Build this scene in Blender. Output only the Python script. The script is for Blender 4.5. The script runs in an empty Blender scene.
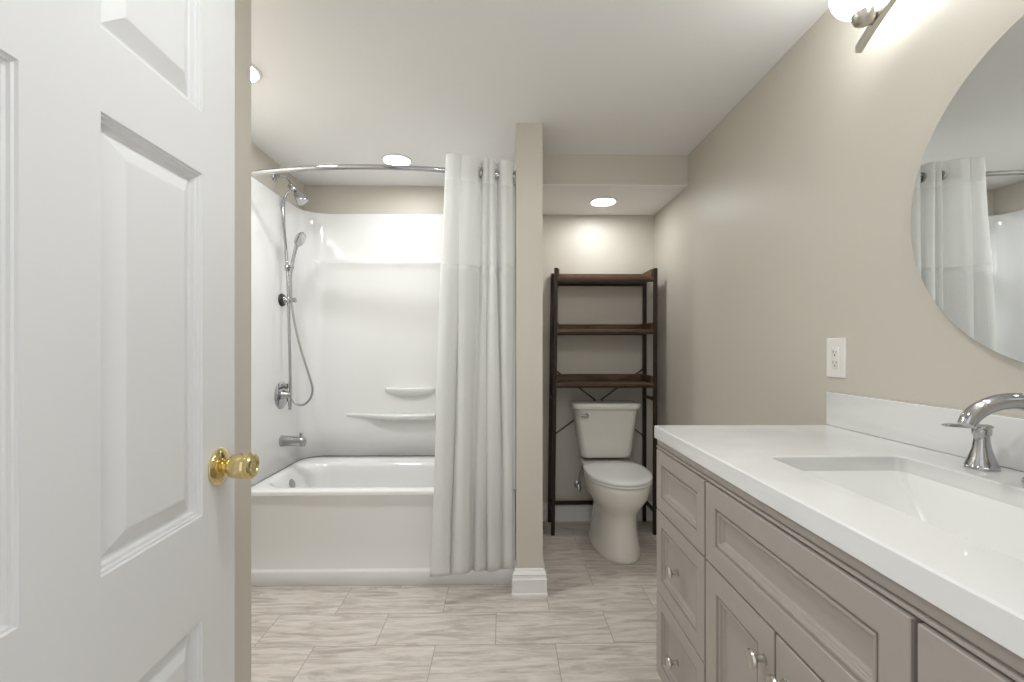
import bpy, bmesh, math
from mathutils import Vector, Matrix

sc = bpy.context.scene
COL = sc.collection

# ------------------------------------------------------------------ camera
CAM_H = 1.2
YAW = 0.0182
cam_d = bpy.data.cameras.new('camera')
cam_d.sensor_fit = 'HORIZONTAL'
cam_d.sensor_width = 36.0
cam_d.lens = 455.0 / 1024.0 * 36.0
cam_d.shift_y = (347.19 - 341.0) / 1024.0
cam_d.clip_start = 0.01
cam = bpy.data.objects.new('camera', cam_d)
cam.location = (0, 0, CAM_H)
cam.rotation_euler = (math.radians(90), 0, -YAW)
COL.objects.link(cam)
sc.camera = cam

# ------------------------------------------------------------------ world, exposure
w = bpy.data.worlds.new('World')
sc.world = w
w.use_nodes = True
bg = w.node_tree.nodes['Background']
bg.inputs['Color'].default_value = (0.97, 0.985, 1.0, 1)
bg.inputs['Strength'].default_value = 0.5
sc.view_settings.view_transform = 'Standard'
sc.view_settings.look = 'None'
sc.view_settings.gamma = 1.0
sc.view_settings.use_curve_mapping = False
sc.view_settings.exposure = 1.05
CAN_STRENGTH = 140.0
SOFFIT_CAN_STRENGTH = 35.0
TUB_CAN_STRENGTH = 36.0
ADDED_FILL_STRENGTH = 66.0  # extra unseen can, added to lift the overall brightness
GLOBE_STRENGTH = 6.2

# ------------------------------------------------------------------ measured layout (metres)
CEIL = 2.288
XW = 1.043            # right wall
YB = 3.141            # back wall of the toilet alcove
YT = 3.080           # wall behind the tub surround
XL = -1.339           # wall at the drain end of the tub
YS, HS = 2.56, 2.119  # soffit front and underside
PX0, PX1, YP = 0.061, 0.189, 2.206   # partition between tub and toilet
WLX, WLY = -0.70, 1.275              # wall beside the door and where it ends
YF0, YF1 = -0.02, 0.13               # wall with the doorway


def s2l(c):
    c /= 255.0
    return c / 12.92 if c <= 0.04045 else ((c + 0.055) / 1.055) ** 2.4


def rgb(r, g, b):
    return (s2l(r), s2l(g), s2l(b), 1)


# ------------------------------------------------------------------ materials
def mat(name, col, rough=0.5, metal=0.0, spec=0.5, coat=0.0, bump=0.0, bscale=60.0, vary=0.0, emit=None):
    m = bpy.data.materials.new(name)
    m.use_nodes = True
    nt = m.node_tree
    p = nt.nodes['Principled BSDF']
    p.inputs['Base Color'].default_value = col
    p.inputs['Roughness'].default_value = rough
    p.inputs['Metallic'].default_value = metal
    p.inputs['Specular IOR Level'].default_value = spec
    p.inputs['Coat Weight'].default_value = coat
    p.inputs['Coat Roughness'].default_value = 0.06
    if emit:
        p.inputs['Emission Color'].default_value = emit[0]
        p.inputs['Emission Strength'].default_value = emit[1]
    if bump or vary:
        tc = nt.nodes.new('ShaderNodeTexCoord')
        nz = nt.nodes.new('ShaderNodeTexNoise')
        nz.inputs['Scale'].default_value = bscale
        nz.inputs['Detail'].default_value = 3
        nt.links.new(tc.outputs['Object'], nz.inputs['Vector'])
        if bump:
            bp = nt.nodes.new('ShaderNodeBump')
            bp.inputs['Strength'].default_value = bump
            bp.inputs['Distance'].default_value = 0.002
            nt.links.new(nz.outputs['Fac'], bp.inputs['Height'])
            nt.links.new(bp.outputs['Normal'], p.inputs['Normal'])
        if vary:
            n2 = nt.nodes.new('ShaderNodeTexNoise')
            n2.inputs['Scale'].default_value = 2.5
            nt.links.new(tc.outputs['Object'], n2.inputs['Vector'])
            hs = nt.nodes.new('ShaderNodeHueSaturation')
            mr = nt.nodes.new('ShaderNodeMapRange')
            mr.inputs['To Min'].default_value = 1 - vary
            mr.inputs['To Max'].default_value = 1 + vary
            nt.links.new(n2.outputs['Fac'], mr.inputs['Value'])
            nt.links.new(mr.outputs['Result'], hs.inputs['Value'])
            hs.inputs['Color'].default_value = col
            nt.links.new(hs.outputs['Color'], p.inputs['Base Color'])
    return m


M = {}
M['wall'] = mat('beige wall paint', rgb(206, 200, 188), 0.45, bump=0.12, bscale=220, vary=0.015)
M['ceiling'] = mat('flat ceiling paint', rgb(244, 243, 241), 0.85, bump=0.1, bscale=150)
M['trim'] = mat('white trim paint', rgb(240, 238, 234), 0.35)
M['door'] = mat('white door paint', rgb(226, 226, 226), 0.38, bump=0.05, bscale=180)
M['acrylic'] = mat('white tub acrylic', rgb(236, 235, 233), 0.12, coat=0.4)
M['porcelain'] = mat('white porcelain', rgb(232, 228, 220), 0.1, coat=0.5)
M['lid'] = mat('toilet lid plastic', rgb(244, 243, 240), 0.2)
M['basin'] = mat('sink ceramic', rgb(240, 239, 236), 0.12, coat=0.4)
M['vanity'] = mat('taupe cabinet paint', rgb(164, 156, 148), 0.38, vary=0.01)
M['nickel'] = mat('brushed nickel', rgb(200, 196, 188), 0.28, metal=1)
M['chrome'] = mat('chrome', rgb(188, 188, 190), 0.07, metal=1)
M['dullchrome'] = mat('satin chrome', rgb(178, 178, 178), 0.22, metal=1)
M['hose'] = mat('steel hose', rgb(170, 170, 170), 0.3, metal=1)
M['brass'] = mat('polished brass', rgb(226, 207, 152), 0.1, metal=1)
M['black'] = mat('black rubber', rgb(28, 28, 29), 0.4)
M['blackmetal'] = mat('dark bronze metal', rgb(50, 37, 30), 0.42, metal=0.3)
M['mirror'] = mat('mirror glass', rgb(228, 231, 231), 0.01, metal=1)
M['mirrorback'] = mat('mirror edge', rgb(120, 124, 122), 0.3, metal=0.6)
M['plate'] = mat('outlet plastic', rgb(238, 235, 230), 0.3)
M['lens'] = mat('lit lens', rgb(255, 252, 246), 0.5, emit=((0.955, 0.985, 1.0, 1), CAN_STRENGTH))
M['softlens'] = mat('lit soffit lens', rgb(255, 252, 246), 0.5, emit=((0.955, 0.985, 1.0, 1), SOFFIT_CAN_STRENGTH))
M['tublens'] = mat('lit tub lens', rgb(255, 252, 246), 0.5, emit=((0.955, 0.985, 1.0, 1), TUB_CAN_STRENGTH))
M['addedlens'] = mat('added fill lens', rgb(255, 252, 246), 0.5, emit=((0.955, 0.985, 1.0, 1), ADDED_FILL_STRENGTH))
M['globe'] = mat('lit globe', rgb(255, 252, 246), 0.3, emit=((0.955, 0.985, 1.0, 1), GLOBE_STRENGTH))
M['seam'] = mat('grey caulk', rgb(112, 108, 102), 0.6)
M['dark'] = mat('dark slot', rgb(40, 38, 36), 0.6)


def floor_mat():
    m = bpy.data.materials.new('streaked vinyl tile')
    m.use_nodes = True
    nt = m.node_tree
    N, L = nt.nodes.new, nt.links.new
    p = nt.nodes['Principled BSDF']
    tc = N('ShaderNodeTexCoord')
    mp = N('ShaderNodeMapping')
    mp.inputs['Location'].default_value = (-0.178 + 4.8, -1.838 + 2.22, 0)
    L(tc.outputs['Object'], mp.inputs['Vector'])
    br = N('ShaderNodeTexBrick')
    br.offset = 0.5
    br.inputs['Scale'].default_value = 1.0
    br.inputs['Brick Width'].default_value = 0.483
    br.inputs['Row Height'].default_value = 0.222
    br.inputs['Mortar Size'].default_value = 0.0016
    br.inputs['Mortar Smooth'].default_value = 0.15
    br.inputs['Bias'].default_value = 0.0
    br.inputs['Color1'].default_value = (0, 0, 0, 1)
    br.inputs['Color2'].default_value = (1, 1, 1, 1)
    L(mp.outputs['Vector'], br.inputs['Vector'])
    # streaks run along the tile; every tile gets its own offset
    off = N('ShaderNodeVectorMath'); off.operation = 'MULTIPLY_ADD'
    L(br.outputs['Color'], off.inputs[0])
    off.inputs[1].default_value = (7.3, 3.1, 0)
    st = N('ShaderNodeMapping')
    st.inputs['Scale'].default_value = (3.6, 26, 1)
    st.inputs['Rotation'].default_value = (0, 0, math.radians(-7))
    L(tc.outputs['Object'], st.inputs['Vector'])
    L(st.outputs['Vector'], off.inputs[2])
    n1 = N('ShaderNodeTexNoise')
    n1.inputs['Scale'].default_value = 1.3
    n1.inputs['Detail'].default_value = 8
    n1.inputs['Roughness'].default_value = 0.66
    n1.inputs['Distortion'].default_value = 0.9
    L(off.outputs['Vector'], n1.inputs['Vector'])
    cr = N('ShaderNodeValToRGB')
    e = cr.color_ramp.elements
    e[0].position = 0.28; e[0].color = rgb(163, 151, 141)
    e[1].position = 0.72; e[1].color = rgb(229, 221, 213)
    x = e.new(0.43); x.color = rgb(193, 184, 174)
    x = e.new(0.54); x.color = rgb(213, 204, 195)
    L(n1.outputs['Fac'], cr.inputs['Fac'])
    mx = N('ShaderNodeMix'); mx.data_type = 'RGBA'
    L(br.outputs['Fac'], mx.inputs['Factor'])
    L(cr.outputs['Color'], mx.inputs['A'])
    mx.inputs['B'].default_value = rgb(158, 149, 139)
    L(mx.outputs['Result'], p.inputs['Base Color'])
    p.inputs['Roughness'].default_value = 0.36
    bp = N('ShaderNodeBump'); bp.inputs['Strength'].default_value = 0.25; bp.inputs['Distance'].default_value = 0.002
    bp.invert = True
    L(br.outputs['Fac'], bp.inputs['Height'])
    L(bp.outputs['Normal'], p.inputs['Normal'])
    return m


def wood_mat():
    m = bpy.data.materials.new('rustic brown wood')
    m.use_nodes = True
    nt = m.node_tree
    N, L = nt.nodes.new, nt.links.new
    p = nt.nodes['Principled BSDF']
    tc = N('ShaderNodeTexCoord')
    mp = N('ShaderNodeMapping'); mp.inputs['Scale'].default_value = (3, 28, 28)
    L(tc.outputs['Object'], mp.inputs['Vector'])
    n1 = N('ShaderNodeTexNoise'); n1.inputs['Scale'].default_value = 1.6; n1.inputs['Detail'].default_value = 6
    n1.inputs['Distortion'].default_value = 1.2
    L(mp.outputs['Vector'], n1.inputs['Vector'])
    cr = N('ShaderNodeValToRGB')
    e = cr.color_ramp.elements
    e[0].position = 0.3; e[0].color = rgb(60, 43, 31)
    e[1].position = 0.72; e[1].color = rgb(126, 94, 66)
    L(n1.outputs['Fac'], cr.inputs['Fac'])
    L(cr.outputs['Color'], p.inputs['Base Color'])
    p.inputs['Roughness'].default_value = 0.5
    return m


def quartz_mat():
    m = bpy.data.materials.new('white quartz')
    m.use_nodes = True
    nt = m.node_tree
    N, L = nt.nodes.new, nt.links.new
    p = nt.nodes['Principled BSDF']
    tc = N('ShaderNodeTexCoord')
    mp = N('ShaderNodeMapping'); mp.inputs['Scale'].default_value = (1.0, 0.8, 6.0)
    mp.inputs['Rotation'].default_value = (0.1, 0, 0.5)
    L(tc.outputs['Object'], mp.inputs['Vector'])
    n1 = N('ShaderNodeTexNoise'); n1.inputs['Scale'].default_value = 2.2; n1.inputs['Detail'].default_value = 5
    n1.inputs['Distortion'].default_value = 0.7
    L(mp.outputs['Vector'], n1.inputs['Vector'])
    cr = N('ShaderNodeValToRGB')
    e = cr.color_ramp.elements
    e[0].position = 0.3; e[0].color = rgb(214, 213, 211)
    e[1].position = 0.6; e[1].color = rgb(230, 229, 227)
    L(n1.outputs['Fac'], cr.inputs['Fac'])
    L(cr.outputs['Color'], p.inputs['Base Color'])
    p.inputs['Roughness'].default_value = 0.1
    return m


def cloth_mat(name, col, weave, transl, sheer=0.0):
    m = bpy.data.materials.new(name)
    m.use_nodes = True
    nt = m.node_tree
    N, L = nt.nodes.new, nt.links.new
    out = nt.nodes['Material Output']
    p = nt.nodes['Principled BSDF']
    p.inputs['Base Color'].default_value = col
    p.inputs['Roughness'].default_value = 0.9
    p.inputs['Specular IOR Level'].default_value = 0.1
    tr = N('ShaderNodeBsdfTranslucent'); tr.inputs['Color'].default_value = col
    mx = N('ShaderNodeMixShader'); mx.inputs['Fac'].default_value = transl
    L(p.outputs['BSDF'], mx.inputs[1]); L(tr.outputs['BSDF'], mx.inputs[2])
    last = mx
    if weave:
        uv = N('ShaderNodeUVMap')
        br = N('ShaderNodeTexBrick')
        br.offset = 0.0
        br.inputs['Scale'].default_value = 1.0
        br.inputs['Brick Width'].default_value = 0.011
        br.inputs['Row Height'].default_value = 0.011
        br.inputs['Mortar Size'].default_value = 0.0022
        br.inputs['Mortar Smooth'].default_value = 1.0
        L(uv.outputs['UV'], br.inputs['Vector'])
        bp = N('ShaderNodeBump'); bp.inputs['Strength'].default_value = 0.35; bp.inputs['Distance'].default_value = 0.003
        L(br.outputs['Fac'], bp.inputs['Height'])
        L(bp.outputs['Normal'], p.inputs['Normal'])
    if sheer:
        tp = N('ShaderNodeBsdfTransparent')
        m2 = N('ShaderNodeMixShader'); m2.inputs['Fac'].default_value = sheer
        L(last.outputs['Shader'], m2.inputs[1]); L(tp.outputs['BSDF'], m2.inputs[2])
        last = m2
    L(last.outputs['Shader'], out.inputs['Surface'])
    return m


M['floor'] = floor_mat()
M['wood'] = wood_mat()
M['quartz'] = quartz_mat()
M['waffle'] = cloth_mat('white waffle cloth', rgb(246, 246, 244), True, 0.42)
M['header'] = cloth_mat('white header cloth', rgb(248, 248, 246), False, 0.42)
M['sheer'] = cloth_mat('white sheer cloth', rgb(247, 247, 245), False, 0.45, 0.10)


# ------------------------------------------------------------------ mesh helpers
def link(name, bm, m, parent=None, smooth=False, bevel=0.0, seg=2, angle=40):
    bmesh.ops.recalc_face_normals(bm, faces=bm.faces[:])
    me = bpy.data.meshes.new(name)
    bm.to_mesh(me)
    bm.free()
    me.materials.append(m)
    o = bpy.data.objects.new(name, me)
    COL.objects.link(o)
    if parent is not None:
        o.parent = parent
    if smooth:
        for f in me.polygons:
            f.use_smooth = True
        if smooth != 'all':
            me.set_sharp_from_angle(angle=math.radians(angle))
    if bevel:
        b = o.modifiers.new('bevel', 'BEVEL')
        b.width = bevel
        b.segments = seg
        b.limit_method = 'ANGLE'
        b.angle_limit = math.radians(40)
    return o


def tag(o, label=None, cat=None, group=None, kind=None):
    if label: o['label'] = label
    if cat: o['category'] = cat
    if group: o['group'] = group
    if kind: o['kind'] = kind
    return o


def empty(name, loc, label, cat, group=None, kind=None):
    o = bpy.data.objects.new(name, None)
    o.empty_display_size = 0.05
    COL.objects.link(o)
    o.location = loc
    # children are modelled in world metres; undo the root offset for them
    return tag(o, label, cat, group, kind)


def settle(root):
    """Children were modelled in world coordinates: keep them there under the moved root."""
    inv = Matrix.Translation(-Vector(root.location))
    for ch in root.children:
        ch.matrix_parent_inverse = inv


def box(bm, x0, x1, y0, y1, z0, z1):
    v = [bm.verts.new(c) for c in ((x0, y0, z0), (x1, y0, z0), (x1, y1, z0), (x0, y1, z0),
                                   (x0, y0, z1), (x1, y0, z1), (x1, y1, z1), (x0, y1, z1))]
    for f in ((0, 1, 2, 3), (4, 5, 6, 7), (0, 1, 5, 4), (1, 2, 6, 5), (2, 3, 7, 6), (3, 0, 4, 7)):
        bm.faces.new([v[i] for i in f])
    return v


def boxes(*bs):
    bm = bmesh.new()
    for b in bs:
        box(bm, *b)
    return bm


def rings(bm, rows, cap0=True, cap1=True, close=True):
    """Skin a list of vertex rows (same count)."""
    V = [[bm.verts.new(p) for p in r] for r in rows]
    n = len(V[0])
    for a, b in zip(V, V[1:]):
        for i in range(n if close else n - 1):
            j = (i + 1) % n
            bm.faces.new((a[i], a[j], b[j], b[i]))
    if cap0: bm.faces.new(V[0])
    if cap1: bm.faces.new(V[-1])
    return V


def frame_of(axis):
    a = Vector(axis).normalized()
    u = a.orthogonal().normalized()
    return a, u, a.cross(u)


def lathe(bm, origin, axis, prof, n=32, cap0=True, cap1=True):
    """prof: list of (distance along axis, radius)."""
    a, u, v = frame_of(axis)
    o = Vector(origin)
    rows = []
    for t, r in prof:
        r = max(r, 1e-4)
        rows.append([o + a * t + (u * math.cos(2 * math.pi * k / n) + v * math.sin(2 * math.pi * k / n)) * r for k in range(n)])
    rings(bm, rows, cap0, cap1)


def catmull(pts, sub=8, closed=False):
    P = [Vector(p) for p in pts]
    out = []
    n = len(P)
    rng = n if closed else n - 1
    for i in range(rng):
        p1, p2 = P[i % n], P[(i + 1) % n]
        p0 = P[(i - 1) % n] if closed or i > 0 else p1 * 2 - p2
        p3 = P[(i + 2) % n] if closed or i + 2 < n else p2 * 2 - p1
        for k in range(sub):
            t = k / sub
            out.append(0.5 * ((2 * p1) + (p2 - p0) * t + (2 * p0 - 5 * p1 + 4 * p2 - p3) * t * t + (3 * p1 - p0 - 3 * p2 + p3) * t ** 3))
    if not closed:
        out.append(P[-1])
    return out


def tube(bm, pts, r, n=14, flat=None):
    """Sweep a circle (r may be a list) along pts; flat=(rw, rt) gives an ellipse."""
    P = [Vector(p) for p in pts]
    R = r if isinstance(r, (list, tuple)) else [r] * len(P)
    t0 = (P[1] - P[0]).normalized()
    u = t0.orthogonal().normalized()
    rows = []
    prev = t0
    for i, p in enumerate(P):
        t = (P[min(i + 1, len(P) - 1)] - P[max(i - 1, 0)]).normalized()
        q = prev.rotation_difference(t)
        u = (q @ u)
        u = (u - t * u.dot(t)).normalized()
        v = t.cross(u)
        prev = t
        rows.append([p + (u * math.cos(2 * math.pi * k / n) + v * math.sin(2 * math.pi * k / n)) * R[i] for k in range(n)])
    rings(bm, rows)


def bar(bm, p0, p1, w, h, up=(0, 0, 1)):
    """Rectangular bar from p0 to p1."""
    p0, p1 = Vector(p0), Vector(p1)
    t = (p1 - p0).normalized()
    up = Vector(up)
    s = t.cross(up)
    if s.length < 1e-4:
        s = t.cross(Vector((0, 1, 0)))
    s.normalize()
    q = s.cross(t)
    rows = []
    for p in (p0, p1):
        rows.append([p + s * (a * w / 2) + q * (b * h / 2) for a, b in ((-1, -1), (1, -1), (1, 1), (-1, 1))])
    rings(bm, rows)


def rrect(cx, cy, hx, hy, r, n=6, z=0.0):
    """Rounded rectangle, counter-clockwise, 4*(n+1) points."""
    r = min(r, hx - 1e-4, hy - 1e-4)
    out = []
    for k, (sx, sy) in enumerate(((1, 1), (-1, 1), (-1, -1), (1, -1))):
        for i in range(n + 1):
            a = math.pi / 2 * (k + i / n)
            out.append(Vector((cx + sx * (hx - r) + r * math.cos(a), cy + sy * (hy - r) + r * math.sin(a), z)))
    return out


def sweep_profile(bm, path, prof, side=1, closed=False):
    """prof: list of (offset from wall, z); path: 2-D points on the wall line; offset to side*left normal, mitred."""
    P = [Vector(p) for p in path]
    n = len(P)
    cols = []
    for i in range(n):
        d = []
        if i > 0 or closed: d.append((P[i] - P[i - 1]).normalized())
        if i < n - 1 or closed: d.append((P[(i + 1) % n] - P[i]).normalized())
        ns = [Vector((-q.y, q.x)) * side for q in d]
        if len(ns) == 2:
            b = (ns[0] + ns[1]).normalized()
            b = b / max(b.dot(ns[0]), 0.2)
        else:
            b = ns[0]
        cols.append([(P[i].x + b.x * o, P[i].y + b.y * o, z) for o, z in prof])
    rings(bm, cols, cap0=not closed, cap1=not closed, close=True)


def panelled(bm, us, vs, panels, prof, T, thick, back=True):
    """Slab in local (u, v, n), n=0 the front.  Grid lines us, vs; panels = set of (i, j) cells with the moulded
    profile prof [(inset, depth)...].  T maps (u, v, n) to the world."""
    def face_side(sign, n0, with_panels):
        G = {}
        for i, u in enumerate(us):
            for j, v in enumerate(vs):
                G[i, j] = bm.verts.new(T(u, v, n0))
        for i in range(len(us) - 1):
            for j in range(len(vs) - 1):
                c = [G[i, j], G[i + 1, j], G[i + 1, j + 1], G[i, j + 1]]
                if with_panels and (i, j) in panels:
                    prev = c
                    for ins, dep in prof:
                        nx = [bm.verts.new(T(us[i] + ins, vs[j] + ins, n0 + sign * dep)),
                              bm.verts.new(T(us[i + 1] - ins, vs[j] + ins, n0 + sign * dep)),
                              bm.verts.new(T(us[i + 1] - ins, vs[j + 1] - ins, n0 + sign * dep)),
                              bm.verts.new(T(us[i] + ins, vs[j + 1] - ins, n0 + sign * dep))]
                        for k in range(4):
                            bm.faces.new((prev[k], prev[(k + 1) % 4], nx[(k + 1) % 4], nx[k]))
                        prev = nx
                    bm.faces.new(prev)
                else:
                    bm.faces.new(c)
        return G
    A = face_side(-1, 0.0, True)
    B = face_side(1, -thick, back)
    nu, nv = len(us) - 1, len(vs) - 1
    for i in range(nu):
        bm.faces.new((A[i, 0], A[i + 1, 0], B[i + 1, 0], B[i, 0]))
        bm.faces.new((A[i, nv], A[i + 1, nv], B[i + 1, nv], B[i, nv]))
    for j in range(nv):
        bm.faces.new((A[0, j], A[0, j + 1], B[0, j + 1], B[0, j]))
        bm.faces.new((A[nu, j], A[nu, j + 1], B[nu, j + 1], B[nu, j]))


def at_y(px, Y):
    """World X of photo column px on the plane y = Y."""
    t = (px - 512.0) / 455.0
    c, s = math.cos(YAW), math.sin(YAW)
    return Y * (t * c + s) / (c - t * s)


def zed(px, py, Y):
    X = at_y(px, Y)
    D = Y * math.cos(YAW) + X * math.sin(YAW)
    return CAM_H + (347.19 - py) * D / 455.0


# ================================================================== the room
def struct(name, bm, m, label=None, bevel=0, **k):
    return tag(link(name, bm, m, None, bevel=bevel, **k), label, None, None, 'structure')


struct('floor', boxes((XL - 0.15, XW + 0.15, -0.9, YB + 0.15, -0.06, 0.0)), M['floor'],
       'beige streaked vinyl tile floor laid in running bond')
struct('ceiling', boxes((XL - 0.15, XW + 0.15, YF0, YB + 0.15, CEIL, CEIL + 0.08)), M['ceiling'],
       'flat white ceiling over the whole bathroom')
struct('wall_right', boxes((XW, XW + 0.12, YF0, YB + 0.12, 0, CEIL)), M['wall'],
       'beige wall behind the vanity and mirror')
struct('wall_back', boxes((PX1 - 0.02, XW, YB, YB + 0.12, 0, CEIL)), M['wall'], 'beige wall behind the toilet')
struct('wall_tub_back', boxes((XL - 0.12, PX0 + 0.03, YT, YT + 0.12, 0, CEIL)), M['wall'],
       'beige wall above and behind the tub surround')
struct('wall_tub_end', boxes((XL - 0.12, XL, WLY, YT + 0.12, 0, CEIL)), M['wall'],
       'beige wall at the shower end of the tub')
struct('wall_partition', boxes((PX0, PX1, YP, YB + 0.12, 0, CEIL)), M['wall'],
       'narrow beige partition between bathtub and toilet')
struct('wall_left', boxes((XL - 0.12, WLX, YF1, WLY, 0, CEIL)), M['wall'],
       'beige wall behind the open white door')
bm = boxes((WLX, -0.60, YF0, YF1, 0, CEIL), (0.45, XW, YF0, YF1, 0, CEIL), (-0.60, 0.45, YF0, YF1, 2.06, CEIL))
struct('wall_front', bm, M['wall'])
struct('trim_1', boxes((PX1 - 0.01, XW + 0.01, YS, YB + 0.01, HS, CEIL + 0.02)), M['wall'],
       'boxed beige soffit over the toilet')
# white underside of the soffit
struct('trim_2', boxes((PX1 + 0.0005, XW - 0.0005, YS + 0.0005, YB - 0.0005, HS - 0.004, HS + 0.01)), M['ceiling'],
       'white underside of the soffit over the toilet')

BASE = [(0, 0), (0.017, 0), (0.017, 0.012), (0.0145, 0.016), (0.0145, 0.074), (0.0155, 0.080), (0.0125, 0.086), (0.0115, 0.098),
        (0.0130, 0.104), (0.0095, 0.112), (0.0065, 0.118), (0.005, 0.126), (0, 0.128)]
bm = bmesh.new()
BIG = [(o * 1.35, z) for o, z in BASE]
sweep_profile(bm, [(PX0, YP + 0.085), (PX0, YP), (PX1, YP), (PX1, YB - 0.002)], BIG, side=-1)
struct('baseboard_partition', bm, M['trim'], 'tall white baseboard wrapped around the foot of the partition')
bm = bmesh.new()
sweep_profile(bm, [(PX1 + 0.03, YB), (XW, YB)], BASE, side=-1)
struct('baseboard_back', bm, M['trim'], 'white baseboard behind the toilet')
bm = bmesh.new()
sweep_profile(bm, [(XW, YB - 0.018), (XW, 1.44)], BASE, side=-1)
struct('baseboard_right', bm, M['trim'], 'white baseboard along the right wall beside the toilet')

# ------------------------------------------------------------------ ceiling lights
def can(x, y, z, label, lens='lens'):
    t = empty('recessed_light', (x, y, z), label, 'ceiling light', 'round recessed ceiling lights')
    bm = bmesh.new()
    lathe(bm, (x, y, z), (0, 0, -1), [(0.0, 0.086), (0.003, 0.088), (0.006, 0.086), (0.008, 0.077), (0.004, 0.071), (0.0, 0.071)], 40)
    link('trim_ring', bm, M['trim'], t, smooth=True)
    bm = bmesh.new()
    lathe(bm, (x, y, z - 0.0005), (0, 0, -1), [(0.0, 0.0705), (0.003, 0.0705), (0.0055, 0.06), (0.006, 0.02)], 40)
    link('lens', bm, M[lens], t, smooth=True)
    settle(t)


can(-1.045, 1.80, CEIL, 'round recessed light in the ceiling partly hidden by the end of the left wall')
can(-0.02, 0.72, CEIL, 'unseen round recessed fill light added in the ceiling just inside the doorway', 'addedlens')  # added fill can above the entrance, out of view, brightens the room
can(-0.62, 2.656, CEIL, 'round recessed light in the ceiling above the bathtub', 'tublens')
can(0.625, 2.845, HS - 0.004, 'round recessed light in the soffit above the toilet', 'softlens')

# ================================================================== door
DW, DH, DT = 0.813, 2.03, 0.035
FX, FY, PHI = -0.584, 0.9987, 0.0504
dvec = Vector((math.sin(PHI), -math.cos(PHI), 0))     # from latch edge towards the hinge
nvec = Vector((math.cos(PHI), math.sin(PHI), 0))      # out of the visible face


def door_T(u, v, n):
    return Vector((FX, FY, 0.012)) + dvec * u + Vector((0, 0, v)) + nvec * n


hinge = door_T(DW, 0, -DT)
door = bpy.data.objects.new('door_1', None)
COL.objects.link(door)
door.location = hinge
tag(door, 'white six-panel door standing open at the left', 'door', None, 'structure')
bm = bmesh.new()
us = [0, 0.114, 0.349, 0.463, 0.699, DW]
vs = [0, 0.20, 0.668, 0.864, 1.520, 1.638, 1.905, DH]
DPROF = [(0.0015, 0.0035), (0.005, 0.0042), (0.0065, 0.008), (0.0105, 0.009), (0.0135, 0.0155), (0.018, 0.0165), (0.021, 0.0155), (0.048, 0.003), (0.051, 0.0025)]
panelled(bm, us, vs, {(i, j) for i in (1, 3) for j in (1, 3, 5)}, DPROF, door_T, DT)
link('door_slab', bm, M['door'], door)
for sgn in (1, -1):
    kb = door_T(0.060, 0.945, 0 if sgn > 0 else -DT)
    ax = nvec * sgn
    bm = bmesh.new()
    lathe(bm, kb, ax, [(0.0, 0.037), (0.003, 0.038), (0.006, 0.036), (0.010, 0.027), (0.013, 0.017), (0.014, 0.012)], 40)
    rose = link('rosette', bm, M['brass'], None, smooth=True)
    bm = bmesh.new()
    lathe(bm, kb, ax, [(0.008, 0.0145), (0.014, 0.0138), (0.020, 0.0145), (0.0225, 0.019), (0.028, 0.0235), (0.040, 0.0258), (0.054, 0.0262),
                       (0.0575, 0.0245), (0.060, 0.0262), (0.066, 0.0262), (0.0695, 0.023), (0.070, 0.0185), (0.0675, 0.0165), (0.067, 0.008), (0.0685, 0.007), (0.0688, 0.002)], 40)
    knob = link('door_knob', bm, M['brass'], door, smooth=True)
    knob['label'] = 'polished brass door knob'
    rose.parent = knob
for z in (0.25, 1.05, 1.80):
    bm = bmesh.new()
    p = door_T(DW + 0.004, z, 0.003)
    lathe(bm, p - Vector((0, 0, 0.045)), (0, 0, 1), [(0, 0.006), (0.09, 0.006)], 12)
    link('hinge', bm, M['brass'], door, smooth=True)
settle(door)

# ================================================================== bathtub
TX0, TX1, TY0, TY1, TZ = XL + 0.004, PX0 - 0.003, 2.300, 3.074, 0.476
tub = empty('bathtub', ((TX0 + TX1) / 2, (TY0 + TY1) / 2, 0), 'white alcove bathtub with a flat apron behind the shower curtain', 'bathtub')
bm = bmesh.new()
N4 = 12
cxo, cyo = (TX0 + TX1) / 2, (TY0 + TY1) / 2
hxo, hyo = (TX1 - TX0) / 2, (TY1 - TY0) / 2
bx0, bx1, by0, by1 = TX0 + 0.065, TX1 - 0.085, TY0 + 0.085, TY1 - 0.115
bcx, bcy, bhx, bhy = (bx0 + bx1) / 2, (by0 + by1) / 2, (bx1 - bx0) / 2, (by1 - by0) / 2


def rr(cx, cy, hx, hy, r, z):
    return rrect(cx, cy, hx, hy, r, N4, z)


tub_rows = [rr(cxo, cyo, hxo, hyo, 0.004, TZ - 0.020),
            rr(cxo, cyo, hxo - 0.002, hyo - 0.002, 0.004, TZ - 0.008),
            rr(cxo, cyo, hxo - 0.010, hyo - 0.010, 0.006, TZ),
            rr(bcx, bcy, bhx + 0.020, bhy + 0.020, 0.17, TZ),
            rr(bcx, bcy, bhx + 0.008, bhy + 0.008, 0.17, TZ - 0.003),
            rr(bcx, bcy - 0.004, bhx, bhy - 0.004, 0.165, TZ - 0.009),
            rr(bcx, bcy - 0.010, bhx - 0.008, bhy - 0.014, 0.16, TZ - 0.020),
            rr(bcx + 0.003, bcy - 0.012, bhx - 0.016, bhy - 0.022, 0.16, TZ - 0.040),
            rr(bcx + 0.005, bcy - 0.010, bhx - 0.024, bhy - 0.026, 0.16, TZ - 0.08),
            rr(bcx + 0.0, bcy, bhx - 0.06, bhy - 0.045, 0.15, TZ - 0.22),
            rr(bcx - 0.02, bcy, bhx - 0.11, bhy - 0.075, 0.14, TZ - 0.33),
            rr(bcx - 0.03, bcy, bhx - 0.17, bhy - 0.13, 0.12, TZ - 0.365),
            rr(bcx - 0.03, bcy, bhx - 0.30, bhy - 0.20, 0.06, TZ - 0.37)]
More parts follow.
